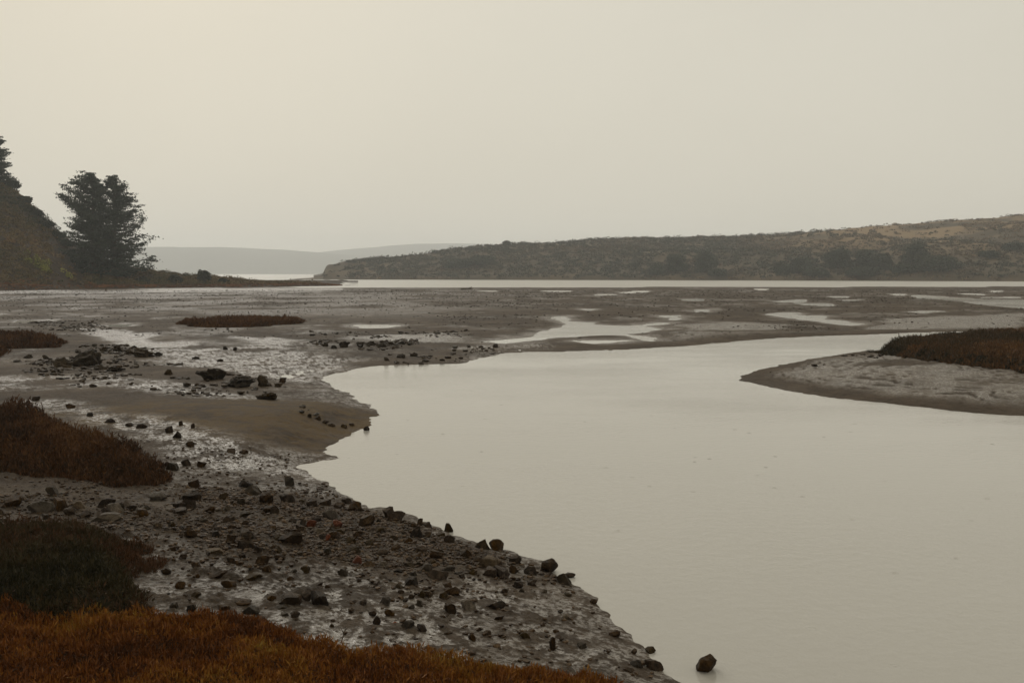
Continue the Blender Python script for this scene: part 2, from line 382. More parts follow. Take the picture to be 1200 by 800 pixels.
band = np.maximum(1-sstep(.2, 2.2, GP), (1-sstep(.8, 3.2, GSD))*sstep(34, 42, RR))   # smooth plain mud round pools and beside the channel
wet = wet*(1-band*sstep(30, 38, RR)*.9); wet = np.maximum(wet, .75*(1-sstep(.1, 1.6, GP+fbm(GX, GY, 1.2, 59, 4)*.8)))
GL = np.maximum(GL*(1-band), bandm); GL = np.maximum(GL, .62*(1-sstep(14, 22, RR))*sstep(.1, .6, GSD)*(1-GI)*(1-sstep(.2, .5, dome)))
lw = (GSD*2.1+fbm(GX, GY, 3, 44, 3)*1.3) % 1
ledge_shade = GI*(1-sstep(.05, .20, np.abs(lw-.5)))*sstep(-.35, .15, fbm(GX, GY, 1.1, 58, 4))*sstep(.3, 1, GSD)*(1-sstep(6, 9, GSD))  # crevice shade between the island ledges, painted dark through the lump mask
GL = np.maximum(GL*(1-GI*.6), ledge_shade); wet = wet*(1-ledge_shade)
stain = np.clip(sstep(.15, .6, dome)+0*GX, 0, 1)
gm = mesh('mudflat', np.stack([GX, GY, GH], -1).reshape(-1, 3), quads=grid_faces(len(rows), len(az), True)[:, ::-1],
          mat=M_mud, attrs={'wet': wet.ravel(), 'lump': GL.ravel(), 'stain': stain.ravel(), 'even': (GI*.5).ravel()})
tag(obj('mudflat', gm), kind='structure')
del GX, GY, GH, GSD, GI, GP, GF, GL, R_, A_
wr = np.array([1.0, 30, 200, 1000, 4600]); wa = np.radians(np.arange(0, 360, 4)); WR, WA = np.meshgrid(wr, wa, indexing='ij')
wm = mesh('water', np.stack([WR*np.sin(WA), WR*np.cos(WA), WR*0], -1).reshape(-1, 3), quads=grid_faces(len(wr), len(wa), True)[:, ::-1], mat=M_water)
tag(obj('water', wm), kind='structure')

# ------------------------------------------------------------------ hills
def azgrid(pxs, ts, shore_y, depth, ridge_y, prof, veg, seed, rough):
    PX, T = np.meshgrid(pxs, ts, indexing='ij')      # T: metres behind the shoreline
    d0 = F*HC/(np.interp(PX, *shore_y)-320); dp = np.interp(PX, *depth)
    q = T/dp; dr = d0+dp
    zr = HC+(320-np.interp(PX, *ridge_y))/F*dr-veg
    d = d0+T
    X = (PX-600)/F*d; Y = d
    s = prof(q, T)
    Z = zr*s+fbm(X, Y, rough[0], seed, 5)*rough[1]*sstep(0, .4, q)*(1-.65*np.exp(-((q-1)/.25)**2))
    return X, Y, Z
# headland across the water
HS = ([370, 380, 420, 600, 800, 1000, 1200, 1500, 2000], [327.2, 327.4, 327.6, 328, 328.4, 329, 329.8, 331, 333])
HD = ([370, 376, 384, 400, 450, 600, 800, 1000, 1200, 2000], [3, 6, 16, 30, 60, 110, 150, 190, 230, 260])
HR = ([370, 375, 379, 382, 386, 402, 425, 450, 500, 560, 600, 650, 700, 760, 800, 900, 950, 1000, 1050, 1100, 1150, 1200, 1300, 2000],
      [328, 327.4, 322, 312, 309, 306, 302.5, 298.5, 293, 287, 284, 281.5, 279, 277.5, 276, 272, 269.5, 266, 261, 255.5, 251, 247.5, 243, 229])
def hprof(q, T):
    up = np.where(q < 1, .04*sstep(0, .04, q)+.96*np.clip(q, 0, 1)**.9, 1-.25*np.clip(q-1, 0, 2.5))
    return up*sstep(-.02, .03, q)-.05*(q <= 0.0)
hts = np.concatenate([np.linspace(-2, 6, 7), np.linspace(9, 60, 22), np.linspace(66, 420, 70)])
HX, HY, HZ = azgrid(np.concatenate([np.linspace(368, 1260, 420), np.linspace(1270, 2000, 60)]), hts, HS, HD, HR, hprof, 1.6, 101, (45, 4.0))
HZ[:, 0] = -.6
M_hill = soil_material('dry_hillside', [(.32, (.050, .041, .025)), (.5, (.078, .059, .036)), (.66, (.12, .088, .053))], .03, .6, .6)
_t = M_hill.node_tree; _b = _t.nodes['Principled BSDF']; _c = _b.inputs['Base Color'].links[0].from_socket
_t.links.new(mixc(_t, attr(_t, 'drygrass'), _c, (.23, .160, .090)), _b.inputs['Base Color'])
tag(obj('hill', mesh('hill', np.stack([HX, HY, HZ], -1).reshape(-1, 3), quads=grid_faces(*HX.shape), mat=M_hill, attrs={'drygrass': (sstep(800, 1050, 600+F*HX/HY)*sstep(8, 22, HZ)*sstep(-.3, .3, fbm(HX, HY, 30, 240, 5, .6)+.1)).ravel()})), kind='structure')
# hill at the left with its low marshy point
LS = ([-500, 0, 60, 100, 200, 300, 360, 420], [343, 341, 340, 338.4, 337.7, 336.6, 335.4, 334.6])
LD = ([-500, 0, 60, 100, 140, 180, 240, 300, 360, 412, 420], [110, 62, 48, 38, 30, 24, 18, 14, 8, 3, 2])
LR = ([-500, -100, 0, 10, 20, 45, 60, 75, 90, 105, 125, 150, 180, 250, 300, 350, 400, 414, 420],
      [60, 165, 208, 212, 219, 242, 255, 268, 282, 294, 304, 311, 316, 323, 327.4, 331, 333.2, 334.6, 335.4])
def lprof(q, T):
    sh = .045*sstep(-.5, 2.5, T)
    return np.where(q < 1, sh+(1-.045)*np.clip((q-.12)/.88, 0, 1)**1.0, 1-.35*np.clip(q-1, 0, 2.0))
def lprof2(q, T): return lprof(q, T)-.08*(T <= -1.9)
def lgrid(pxs, ts):
    PX, T = np.meshgrid(pxs, ts, indexing='ij'); X, Y, Z = azgrid(pxs, ts, LS, LD, LR, lprof2, .9, 131, (14, 1.3))
    low = .55*sstep(-1, 2.5, T)*(1-sstep(370, 404, PX))
    return X, Y, np.maximum(Z, low-.02+fbm(X, Y, 4, 7, 3)*.06) - 1.2*(T <= -1.9)
LX, LY, LZ = lgrid(np.concatenate([np.linspace(-500, -30, 70), np.linspace(-25, 420, 260)]), np.concatenate([np.linspace(-2, 8, 14), np.linspace(9, 150, 90)]))
M_lhill = soil_material('scrub_soil', [(.35, (.026, .018, .010)), (.6, (.055, .036, .021))], .3, .3, 2)
tag(obj('hill', mesh('left_hill', np.stack([LX, LY, LZ], -1).reshape(-1, 3), quads=grid_faces(*LX.shape), mat=M_lhill)), kind='structure')
# hazy ridges kilometres away
M_dist = soil_material('wooded_ridge', [(.35, (.030, .040, .036)), (.6, (.055, .060, .045))], .006, 4, .04)
def ridge(name, pxs, ys, d, dep, seed):
    PX, T = np.meshgrid(np.linspace(pxs[0], pxs[-1], 260), np.linspace(0, 1, 30), indexing='ij')
    D = d+T*dep*2; zr = HC+(320-np.interp(PX, pxs, ys))/F*(d+dep)
    X = (PX-600)/F*D; Z = (zr+fbm(X, D, 300, seed, 4)*zr*.05)*np.sin(np.clip(T, 0, 1)*math.pi)**.8 - 1*(T == 0)-1*(T == 1)
    tag(obj('distant_hills', mesh(name, np.stack([X, D, Z], -1).reshape(-1, 3), quads=grid_faces(*X.shape), mat=M_dist)), kind='structure')
ridge('distant_hills', [-900, -300, 100, 180, 260, 330, 400, 480, 540, 620, 800], [270, 284, 289, 290, 290, 293, 298, 303, 309, 317, 321], 3200, 300, 5)
ridge('distant_hills', [200, 300, 370, 420, 460, 490, 530, 570, 640, 760, 900], [318, 303, 296, 291, 288, 286.5, 286, 287.5, 290, 296, 310], 3850, 300, 6)
# low sandy spit off the bluff
sp = np.array([onz(p, 327.3) for p in (340, 352, 364, 376, 386)]); 
V = []; 
for k, (a, b) in enumerate(sp):
    w = [1, 3, 5, 8, 10][k]; zz = [.1, .5, .8, 1.4, 2.2][k]
    V += [(a, b-w, -.3), (a, b, zz), (a, b+w, -.3)]
tag(obj('ground', mesh('spit', V, quads=grid_faces(5, 3), mat=M_hill)), kind='structure')

# ------------------------------------------------------------------ foliage
def leaf_tris(C, size, tint, seed, up=.0, aspect=.55):
    """random oriented leaf-shaped triangles at points C"""
    g = np.random.default_rng(seed); n = len(C); size = np.broadcast_to(size, (n,))[:, None]
    a = g.normal(size=(n, 3)); a[:, 2] += up; a /= np.linalg.norm(a, axis=1, keepdims=True)
    b = np.cross(a, g.normal(size=(n, 3))); b /= np.linalg.norm(b, axis=1, keepdims=True)+1e-9
    V = np.stack([C+a*size*.6, C-a*size*.4+b*size*aspect, C-a*size*.4-b*size*aspect], 1).reshape(-1, 3)
    return V, np.arange(n*3).reshape(-1, 3), np.repeat(tint, 3)
def dome_points(cx, cy, cz, R, Hh, per, g):
    """leaf points on lumpy domes (arrays), 'per' each"""
    n = len(cx); k = n*per
    idx = np.repeat(np.arange(n), per)
    th = g.uniform(0, 2*math.pi, k); u = g.uniform(.0, 1, k); rr = np.sqrt(1-u*u)
    s = g.uniform(.72, 1.08, k)
    return idx, np.stack([cx[idx]+R[idx]*rr*np.cos(th)*s, cy[idx]+R[idx]*rr*np.sin(th)*s, cz[idx]+Hh[idx]*u*s], -1)
def interp_grid(Z, i, j):
    return Z[i, j]
def scrub(name, X, Y, Z, ok, dens_fn, rad, hgt, per, leaf, tintfn, mat, seed, label, cat, parent_inner=True):
    """brush covering a height grid: one uncountable mass"""
    g = np.random.default_rng(seed)
    # cell areas
    i, j = np.nonzero(ok[:-1, :-1])
    A = np.abs((X[i+1, j]-X[i, j])*(Y[i, j+1]-Y[i, j]))+.01
    sl = np.hypot((Z[i, j+1]-Z[i, j])/(np.hypot(X[i, j+1]-X[i, j], Y[i, j+1]-Y[i, j])+.01), (Z[i+1, j]-Z[i, j])/(np.hypot(X[i+1, j]-X[i, j], Y[i+1, j]-Y[i, j])+.01))
    lam = A*np.minimum(np.hypot(1, sl), 5)*dens_fn(X[i, j], Y[i, j], i, j); cnt = g.poisson(lam)
    ii = np.repeat(i, cnt); jj = np.repeat(j, cnt); u = g.uniform(size=len(ii)); v = g.uniform(size=len(ii))
    def L(Q): return (Q[ii, jj]*(1-u)+Q[ii+1, jj]*u)*(1-v)+(Q[ii, jj+1]*(1-u)+Q[ii+1, jj+1]*u)*v
    cx, cy, cz = L(X), L(Y), L(Z)
    big = g.uniform(0, 1, len(cx))**2
    R = rad[0]+(rad[1]-rad[0])*big; Hh = R*g.uniform(hgt[0], hgt[1], len(cx))
    idx, P = dome_points(cx, cy, cz-.1*R, R, Hh, per, g)
    tint = tintfn(cx, cy, cz, big, g)[idx]+g.normal(0, .05, len(idx))
    V, T, tt = leaf_tris(P, leaf*(.7+.6*g.uniform(size=len(P))), np.clip(tint, 0, 1), seed+1)
    o = obj(name, mesh(name, V, tris=T, mat=mat, smooth=False, attrs={'tint': tt}))
    tag(o, label, cat, kind='stuff'); print(name, len(cx), len(T)); return o
M_scrub = tint_material('coastal_scrub', [(0, (.022, .028, .016)), (.3, (.046, .046, .026)), (.45, (.072, .056, .032)), (.65, (.120, .083, .047)), (1, (.27, .19, .11))])
okH = (HX < 420) & (HZ > .15)
PXH = 600+F*HX/HY
def dH(x, y, i, j):
    px = 600+F*x/y; z = HZ[i, j]
    n = fbm(x, y, 40, 201, 4); open_ = sstep(820, 1000, px)*sstep(12, 24, z)
    bluff = (px < 405)
    vis = hts[j] < np.interp(px, *HD)*1.25
    return .13*np.clip(1.1-open_*sstep(-.35, .25, n+.3), .12, 1)*np.where(bluff, .15, 1)*vis
def tH(x, y, z, big, g):
    px = 600+F*x/y; right = sstep(800, 1150, px)
    low = 1-sstep(4, 22, z)
    return .5*(1-sstep(.4, 1.6, z))+.14*right*sstep(10, 26, z)+ .40+.30*fbm(x, y, 28, 210, 4)+.14*right-.12*low*(1-right*.4)+.10*g.normal(size=len(x))-.12*big
scrub('scrub', HX, HY, HZ, okH, dH, (.9, 3.0), (.45, .85), 30, .6, tH, M_scrub, 301, 'hazy brown and green brush covering the long hill across the water', 'scrub')
M_lscrub = tint_material('hill_brush', [(0, (.018, .024, .009)), (.2, (.050, .048, .015)), (.42, (.115, .080, .028)), (.7, (.17, .110, .044)), (1, (.25, .135, .055))])
LPX = 600+F*LX/LY
okL = (LZ > .45) & (LPX < 400) & (LPX > -180)
LT = np.concatenate([np.linspace(-2, 8, 14), np.linspace(9, 150, 90)])
def dL(x, y, i, j):
    px = 600+F*x/y
    vis = LT[j] < np.interp(px, *LD)*1.35
    return np.interp(px, [0, 200, 330, 420], [1.9, 2.0, 2.2, 2.4])*vis*(LT[j] > 5)
def tL(x, y, z, big, g):
    px = 600+F*x/y; py = 320-(z-HC)/y*F
    t = .50+.28*fbm(x, y, 9, 220, 4)+.08*g.normal(size=len(x))-.15*big
    return t-.28*sstep(.55, .9, z/(HC+(320-np.interp(px, *LR))/F*y))*(px < 110)
scrub('brush', LX, LY, LZ, okL, dL, (.40, 1.35), (.6, 1.1), 34, .27, tL, M_lscrub, 311, 'dull brown brush covering the steep hill at the left edge', 'brush')
M_marsh = tint_material('marsh_fringe', [(0, (.06, .036, .014)), (.5, (.17, .070, .024)), (1, (.27, .115, .034))])
def dM(x, y, i, j): return 4.5*(LT[j] < 8.5)*(LT[j] > -.4)
scrub('marsh_plants', LX, LY, LZ, (LZ > .02) & (LPX > -60) & (LPX < 406), dM, (.2, .45), (.6, 1.0), 12, .20,
      lambda x, y, z, b, g: .45+.4*fbm(x, y, 6, 230, 3)+.1*g.normal(size=len(x)), M_marsh, 321, 'rust brown marsh plants fringing the foot of the left hill and its low point', 'marsh plants')
# yellow-green patch on the slope
M_green = tint_material('yellow_green_growth', [(0, (.10, .11, .02)), (1, (.27, .26, .045))])
def dG(x, y, i, j):
    px = 600+F*x/y; py = 320-(LZ[i, j]-HC)/y*F
    c = 300+(px-35)*.5
    return 4*((px > 33) & (px < 90) & (np.abs(py-(c+6)) < 5+2.5*fbm(x, y, 3, 3, 3)) & (LT[j] < 40))
scrub('ground_cover', LX, LY, LZ, LZ > .3, dG, (.45, .85), (1.4, 2.0), 40, .26, lambda x, y, z, b, g: .5+.25*g.normal(size=len(x)), M_green, 331,
      'yellow-green growth in a diagonal streak low on the left hill', 'ground cover')

def zL(px, t):       # point of the left hill at an azimuth and a depth behind its shore
    X, Y, Z = lgrid(np.array([px, px+1.0]), np.array([t, t+1.0])); return X[0, 0], Y[0, 0], Z[0, 0]
def zH(px, t):
    X, Y, Z = azgrid(np.array([px, px+1.0]), np.array([t, t+1.0]), HS, HD, HR, hprof, 1.6, 101, (45, 4.0)); return X[0, 0], Y[0, 0], Z[0, 0]

def tube(V, Q, pts, rad, k=6):
    base = len(V); pts = [Vector(p) for p in pts]
    for i, p in enumerate(pts):
        d = (pts[min(i+1, len(pts)-1)]-pts[max(i-1, 0)]).normalized()
        a = d.cross(Vector((0.3, 1, .2))).normalized(); b = d.cross(a)
        for j in range(k):
            th = 2*math.pi*j/k; V.append(tuple(p+(a*math.cos(th)+b*math.sin(th))*rad[i]))
    for i in range(len(pts)-1):
        for j in range(k):
            Q.append((base+i*k+j, base+i*k+(j+1) % k, base+(i+1)*k+(j+1) % k, base+(i+1)*k+j))
def pine(name, px, t, top_y, prof, label, cat, group, seed, nb=90, azlen=None, leaf=.34, pads=13, per=26, tint0=.45, mat=None, base=None, droop=.1):
    g = np.random.default_rng(seed)
    x, y, z = base or zL(px, t); d = y; H = HC+(320-top_y)/F*d-z
    root = obj(name, None, loc=(x, y, z-.2)); tag(root, label, cat, group)
    V, Q = [], []
    lean = g.normal(0, .007*H, 2)
    def axis(h): return (lean[0]*h*h+.012*H*math.sin(h*5+seed), lean[1]*h*h, h*H)
    r0 = H*.026
    tube(V, Q, [axis(h) for h in np.linspace(0, 1, 10)], [r0*(1-h)**.8+.02 for h in np.linspace(0, 1, 10)], 8)
    obj('trunk', mesh('trunk', V, quads=Q, mat=M_bark), root)
    V, Q = [], []; C = []; CT = []
    for b in range(nb):
        hf = (b+.5)/nb; hf = .04+.95*hf; th = g.uniform(0, 2*math.pi)
        Lr = float(np.interp(hf, *prof))*g.uniform(.55, 1.12)
        if azlen: Lr *= azlen(th, hf)
        p0 = Vector(axis(min(hf, .99))); rise = g.uniform(-.05, .33)+.6*hf*hf-droop*(1-hf)
        dirv = Vector((math.cos(th), math.sin(th), 0)); pts = []
        for s in np.linspace(0, 1, 5):
            pts.append(p0+dirv*Lr*s+Vector((0, 0, Lr*(rise*s-.25*s*(1-s)+.12*s**3)))+Vector(g.normal(0, .015*Lr, 3)))
        tube(V, Q, pts, [max(.02, r0*.28*(1-hf*.6)*(1-.85*s)) for s in np.linspace(0, 1, 5)], 4)
        npd = max(3, int(pads*Lr/(prof[1][0]+.1))+2)
        tb = tint0+g.normal(0, .12)
        for q in range(npd):
            s = .12+.90*(q+g.uniform(0, 1))/npd; k = min(int(s*4), 3); f = s*4-k
            pc = pts[k].lerp(pts[k+1], min(f, 1.1)); side = Vector((-dirv.y, dirv.x, 0))*g.normal(0, .16*Lr*(1.15-s*.6))
            pc = np.array(pc+side); sz = (.40+.42*g.uniform())*min(1, .22+.25*Lr)
            pp = pc+g.normal(0, 1, (per, 3))*np.array([sz*.92, sz*.92, sz*.21])
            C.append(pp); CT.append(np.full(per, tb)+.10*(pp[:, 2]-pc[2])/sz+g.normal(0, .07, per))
    obj('branches', mesh('branches', V, quads=Q, mat=M_bark), root)
    C = np.concatenate(C); CT = np.concatenate(CT)
    Vv, T, tt = leaf_tris(C, leaf*(.6+.8*g.uniform(size=len(C))), np.clip(CT, 0, 1), seed+5, aspect=.4)
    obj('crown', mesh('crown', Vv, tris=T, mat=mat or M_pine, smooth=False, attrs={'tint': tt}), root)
    print(name, len(T)); return root
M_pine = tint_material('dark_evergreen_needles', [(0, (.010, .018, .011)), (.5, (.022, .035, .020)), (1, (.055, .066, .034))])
def al(th, hf):
    c = -math.cos(th)      # 1 towards the left
    return 1+.5*max(c, 0)*sstep(.45, .7, hf)*(1-sstep(.8, .95, hf))-.25*max(-c, 0)
pine('pine_tree', 112, 16, 204, ([0, .3, .6, .8, .93, 1], [5.8, 6.2, 5.5, 3.9, 2.3, .6]), 'dark evergreen with ragged left side, left one of the big pair below the hill',
     'tree', 'big evergreens at the foot of the hill', 41, nb=120, azlen=al, tint0=.5)
pine('pine_tree', 136, 17, 208, ([0, .15, .4, .7, .88, 1], [9.2, 8.8, 7.5, 4.8, 2.4, .5]), 'dark evergreen with layered boughs sloping down to the right, right one of the big pair',
     'tree', 'big evergreens at the foot of the hill', 42, nb=150, tint0=.42)
pine('pine_tree', 2, 60, 158, ([0, .3, .7, 1], [3.6, 3.2, 1.9, .3]), 'narrow pointed dark evergreen on top of the hill at the left edge',
     'tree', 'evergreens on the hill top', 43, nb=60, tint0=.35)
pine('pine_tree', -16, 66, 172, ([0, .3, .7, 1], [4.2, 3.8, 2.2, .3]), 'dark evergreen half outside the left edge behind the pointed one', 'tree', 'evergreens on the hill top', 44, nb=50, tint0=.35)

def bush(name, x, y, z, w, h, label, cat, group, seed, n=2600, leaf=.3, mat=None, tint0=.4, lobes=7, trunk=True, stretch=1.0):
    lobes = lobes+5
    """broad crown: leaf clumps on several uneven lobes, with a forked stem"""
    g = np.random.default_rng(seed); root = obj(name, None, loc=(x, y, z-.1)); tag(root, label, cat, group)
    V, Q = [], []
    LB = []
    for k in range(lobes):
        f = k/max(1, lobes-1); a = g.uniform(0, 6.28); hh = g.uniform(.35, .82)*h if k else .72*h
        rad = (.5*w*(1-.55*(hh/h)**1.5))*(g.uniform(.2, .85) if k else 0)
        LB.append((rad*math.cos(a), rad*math.sin(a)*stretch, hh*.9, g.uniform(.14, .30)*w, g.uniform(.16, .30)*h))
    for l in LB:
        tube(V, Q, [(0, 0, 0), (l[0]*.35+g.normal(0, .02*w), l[1]*.35, l[2]*.45), (l[0], l[1], l[2])], [.035*h, .022*h, .008*h], 5)
    obj('trunk', mesh('trunk', V, quads=Q, mat=M_bark), root)
    C = []; TT = []
    for l in LB:
        m = n//lobes; u = g.normal(size=(m, 3)); u /= np.linalg.norm(u, axis=1, keepdims=True); s = (g.uniform(.35, 1.05, m)+np.abs(g.normal(0, .14, m)))[:, None]
        lump = (1+.28*np.sin(u[:, :1]*7+seed)*np.sin(u[:, 1:2]*6+l[0])*np.cos(u[:, 2:]*5))
        P = np.array(l[:3])+u*s*lump*np.array([l[3], l[3], l[4]]); P[:, 2] = np.maximum(P[:, 2], .04*h)
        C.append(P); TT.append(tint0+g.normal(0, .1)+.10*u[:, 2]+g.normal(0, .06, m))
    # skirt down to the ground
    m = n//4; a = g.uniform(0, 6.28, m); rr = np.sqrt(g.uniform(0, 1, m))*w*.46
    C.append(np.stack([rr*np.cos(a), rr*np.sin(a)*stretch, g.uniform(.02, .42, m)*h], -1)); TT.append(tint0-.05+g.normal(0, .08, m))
    C = np.concatenate(C); TT = np.concatenate(TT)
    Vv, T, tt = leaf_tris(C, leaf*(.6+.8*g.uniform(size=len(C))), np.clip(TT, 0, 1), seed+5)
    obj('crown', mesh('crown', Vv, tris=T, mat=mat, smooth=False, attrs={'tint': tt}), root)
    return root
M_bush = tint_material('dull_bush_leaves', [(0, (.013, .018, .009)), (.5, (.032, .036, .018)), (1, (.075, .065, .034))])
M_htree = tint_material('dark_tree_leaves', [(0, (.016, .024, .015)), (.5, (.036, .045, .027)), (1, (.080, .082, .048))])
for (px, t, w, h, lab, sd_) in [
        (240, 12, 3.4, 3.0, 'small round dark bush on the low point right of the big evergreens', 1),
        (18, 58, 3.8, 2.0, 'olive bush just below the pointed evergreen on the hill top', 2),
        (31, 52, 4.2, 1.5, 'dark green bush on the upper hill edge, next below the olive bush', 3),
        (45, 47, 4.2, 1.5, 'dark green bush on the upper hill edge, third down from the pointed evergreen', 4),
        (57, 42, 4.0, 1.5, 'dark green bush halfway down the hill edge', 5),
        (69, 37, 4.0, 1.5, 'dark green bush low on the hill edge, second up from the big evergreens', 10),
        (79, 33, 3.8, 1.5, 'dark green bush on the hill edge closest to the big evergreens', 11),
        (88, 27, 3.2, 2.2, 'blackish bush tucked against the left foot of the evergreen pair', 6),
        (168, 12, 3.6, 1.7, 'brown-green bush under the right boughs of the evergreen pair', 7),
        (205, 12, 3.4, 1.9, 'low brown bush between the evergreens and the small round bush', 8),
        (262, 10, 3.0, 1.6, 'low flat bush just right of the small round bush', 9)]:
    x, y, z = zL(px, t); bush('bush', x, y, z, w, h, lab, 'bush', 'bushes on the left hill', 500+sd_, n=3000, leaf=.26, mat=M_bush, tint0=.35)
for (px, t, top, wpx, lab, sd_) in [
        (536, 24, 303, 30, 'low dull tree mass on the hill across the water, furthest left of the hillside trees', 1),
        (566, 30, 299, 34, 'broad dull tree on the far hill left of the isolated skyline bump', 2),
        (594, 104, 284.5, 8, 'small round bush standing alone on the skyline of the far hill', 3),
        (768, 8, 310, 16, 'low rounded tree at the left foot of the far shore pair', 4),
        (792, 14, 296, 28, 'broad dark tree, left one of the pair on the far shore', 5),
        (826, 12, 290, 24, 'tall dark tree, right one of the pair on the far shore', 6),
        (841, 6, 315, 22, 'low bushy tree at the right foot of the far shore pair', 7),
        (918, 12, 308, 24, 'low grey-green tree leading the dark grove from the left', 8),
        (938, 14, 300, 28, 'rounded dark tree near the left end of the far shore grove', 9),
        (956, 6, 312, 30, 'low dense tree at the water edge in the far shore grove', 10),
        (982, 22, 289, 30, 'tall dark tree in the middle of the far shore grove', 11),
        (1012, 22, 290, 30, 'tall dark tree just right of the grove middle', 12),
        (1030, 18, 296, 26, 'olive tree closing the grove on its right', 13),
        (1008, 6, 312, 34, 'low olive tree at the water in front of the grove', 14),
        (1058, 10, 308, 26, 'low dark tree at the left foot of the tallest far shore tree', 15),
        (1073, 16, 277, 30, 'tallest dark tree on the far shore, standing above its neighbours', 16),
        (1096, 12, 298, 46, 'wide low dark tree spreading right of the tallest far shore tree', 17),
        (1158, 40, 300, 22, 'dull green tree on the slope toward the right edge, lower one', 18),
        (1186, 60, 284, 24, 'dull green tree on the slope toward the right edge, upper one', 19)]:
    x, y, z = zH(px, t); h = HC+(320-top)/F*y-z; w = wpx/F*y*1.15
    bush('broadleaf_tree', x, y, z, w, max(h, 3), lab, 'tree', 'trees on the far hill', 600+sd_, n=3400, leaf=.62, mat=M_htree, tint0=.42, lobes=9)

# ------------------------------------------------------------------ marsh vegetation on the flats
def patch(name, pts, zg, hveg, dens, blen, bw, mat, thatch, label, cat, seed, tfn, edge=.35, extra=None):
    g = np.random.default_rng(seed); P = np.array([hit(a, b)[:2] for a, b in pts]) if zg is None else poly(pts, zg)
    if extra is not None: P = np.vstack([P, extra])
    lo, hi = P.min(0), P.max(0)
    def canopy(x, y):
        s = -sdist(x, y, P)+fbm(x, y, .6, seed, 5, .65)*edge*.8
        return s, hveg*sstep(0, edge, s)*(.78+.20*fbm(x, y, .9, seed+1, 3)+.26*fbm(x, y, .22, seed+2, 3))
    n = int((hi[0]-lo[0])*(hi[1]-lo[1])*dens); x = g.uniform(lo[0], hi[0], n); y = g.uniform(lo[1], hi[1], n)
    s, c = canopy(x, y); m = s > 0; x, y, s, c = x[m], y[m], s[m], c[m]
    gz = ground_h(x, y); n = len(x)
    f = g.uniform(.25, 1, n)**.6; bz = gz+c*f-blen*.35
    bz = np.maximum(bz, gz-.01)
    Ld = blen*g.uniform(.5, 1.3, n); th = g.uniform(0, 6.283, n); le = np.abs(g.normal(0, .75, n))
    d = np.stack([np.cos(th)*np.sin(le), np.sin(th)*np.sin(le), np.cos(le)], -1)
    a2 = g.uniform(0, 6.283, n); sdv = np.cross(d, np.stack([np.cos(a2), np.sin(a2), 0*a2], -1)); sdv /= np.linalg.norm(sdv, axis=1, keepdims=True)+1e-9
    B = np.stack([x, y, bz], -1); w = (bw*g.uniform(.5, 1.4, n))[:, None]
    V = np.stack([B, B+d*Ld[:, None]*.55+sdv*w, B+d*Ld[:, None], B+d*Ld[:, None]*.55-sdv*w], 1).reshape(-1, 3)
    tint = np.clip(tfn(x, y, f, s)+g.normal(0, .10, n), 0, 1)  # tint falls with height: shade low in the canopy put into blade colour
    Q = np.arange(n*4).reshape(-1, 4); tt = np.repeat(tint, 4)
    # the dense inner mass of the plants
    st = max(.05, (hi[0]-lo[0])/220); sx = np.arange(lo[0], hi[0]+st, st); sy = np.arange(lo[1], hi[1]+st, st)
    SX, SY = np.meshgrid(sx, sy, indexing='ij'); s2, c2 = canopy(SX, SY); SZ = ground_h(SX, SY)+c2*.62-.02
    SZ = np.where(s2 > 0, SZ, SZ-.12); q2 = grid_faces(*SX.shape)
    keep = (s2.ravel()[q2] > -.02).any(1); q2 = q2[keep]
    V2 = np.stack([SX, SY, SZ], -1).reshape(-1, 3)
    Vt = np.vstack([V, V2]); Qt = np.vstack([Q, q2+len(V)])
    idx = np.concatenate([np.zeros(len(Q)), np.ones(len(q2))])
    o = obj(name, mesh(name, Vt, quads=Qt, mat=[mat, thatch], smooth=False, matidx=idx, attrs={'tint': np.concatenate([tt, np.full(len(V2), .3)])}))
    tag(o, label, cat, kind='stuff'); print(name, n, len(q2)); return P
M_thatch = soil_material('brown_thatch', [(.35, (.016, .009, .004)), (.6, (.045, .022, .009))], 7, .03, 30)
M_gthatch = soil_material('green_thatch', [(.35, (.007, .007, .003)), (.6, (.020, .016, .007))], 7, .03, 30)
M_orange = tint_material('orange_pickleweed', [(0, (.020, .009, .003)), (.3, (.075, .025, .006)), (.55, (.16, .052, .008)), (.8, (.24, .10, .013)), (1, (.22, .14, .024))], .6, .2)
M_rust = tint_material('rust_pickleweed', [(0, (.012, .007, .003)), (.35, (.034, .017, .007)), (.65, (.080, .034, .011)), (1, (.14, .068, .022))], .65, .2)
M_dark = tint_material('dark_green_marsh_plants', [(0, (.006, .007, .003)), (.4, (.021, .018, .006)), (.62, (.042, .032, .011)), (.8, (.050, .026, .011)), (1, (.085, .038, .016))], .65, .2)
M_isl = tint_material('island_pickleweed', [(0, (.012, .010, .004)), (.4, (.036, .027, .010)), (.7, (.075, .038, .014)), (1, (.15, .070, .022))], .65, .2)
def tA(x, y, f, s): return .30+.34*f+.30*fbm(x, y, .8, 401, 4)+.16*fbm(x, y, .2, 402, 2)
PA = patch('ground_cover', [(-60,719),(60,722),(180,721),(250,726),(300,734),(340,744),(372,757),(420,763),(470,765),(520,771),(570,779),(620,786),(680,797),(725,806),(800,835)],
      None, .20, 11000, .050, .0042, M_orange, M_thatch, 'orange-brown pickleweed carpet filling the bottom left corner', 'ground cover', 701, tA, .3,
      extra=np.array([[.9, 3.3], [-4.5, 2.6], [-5.5, 6.0]]))
def tB(x, y, f, s): return .28+.34*f+.25*fbm(x, y, .8, 411, 4)+.30*(1-sstep(.05, .45, s))+.18*sstep(0, .5, y-8.6)
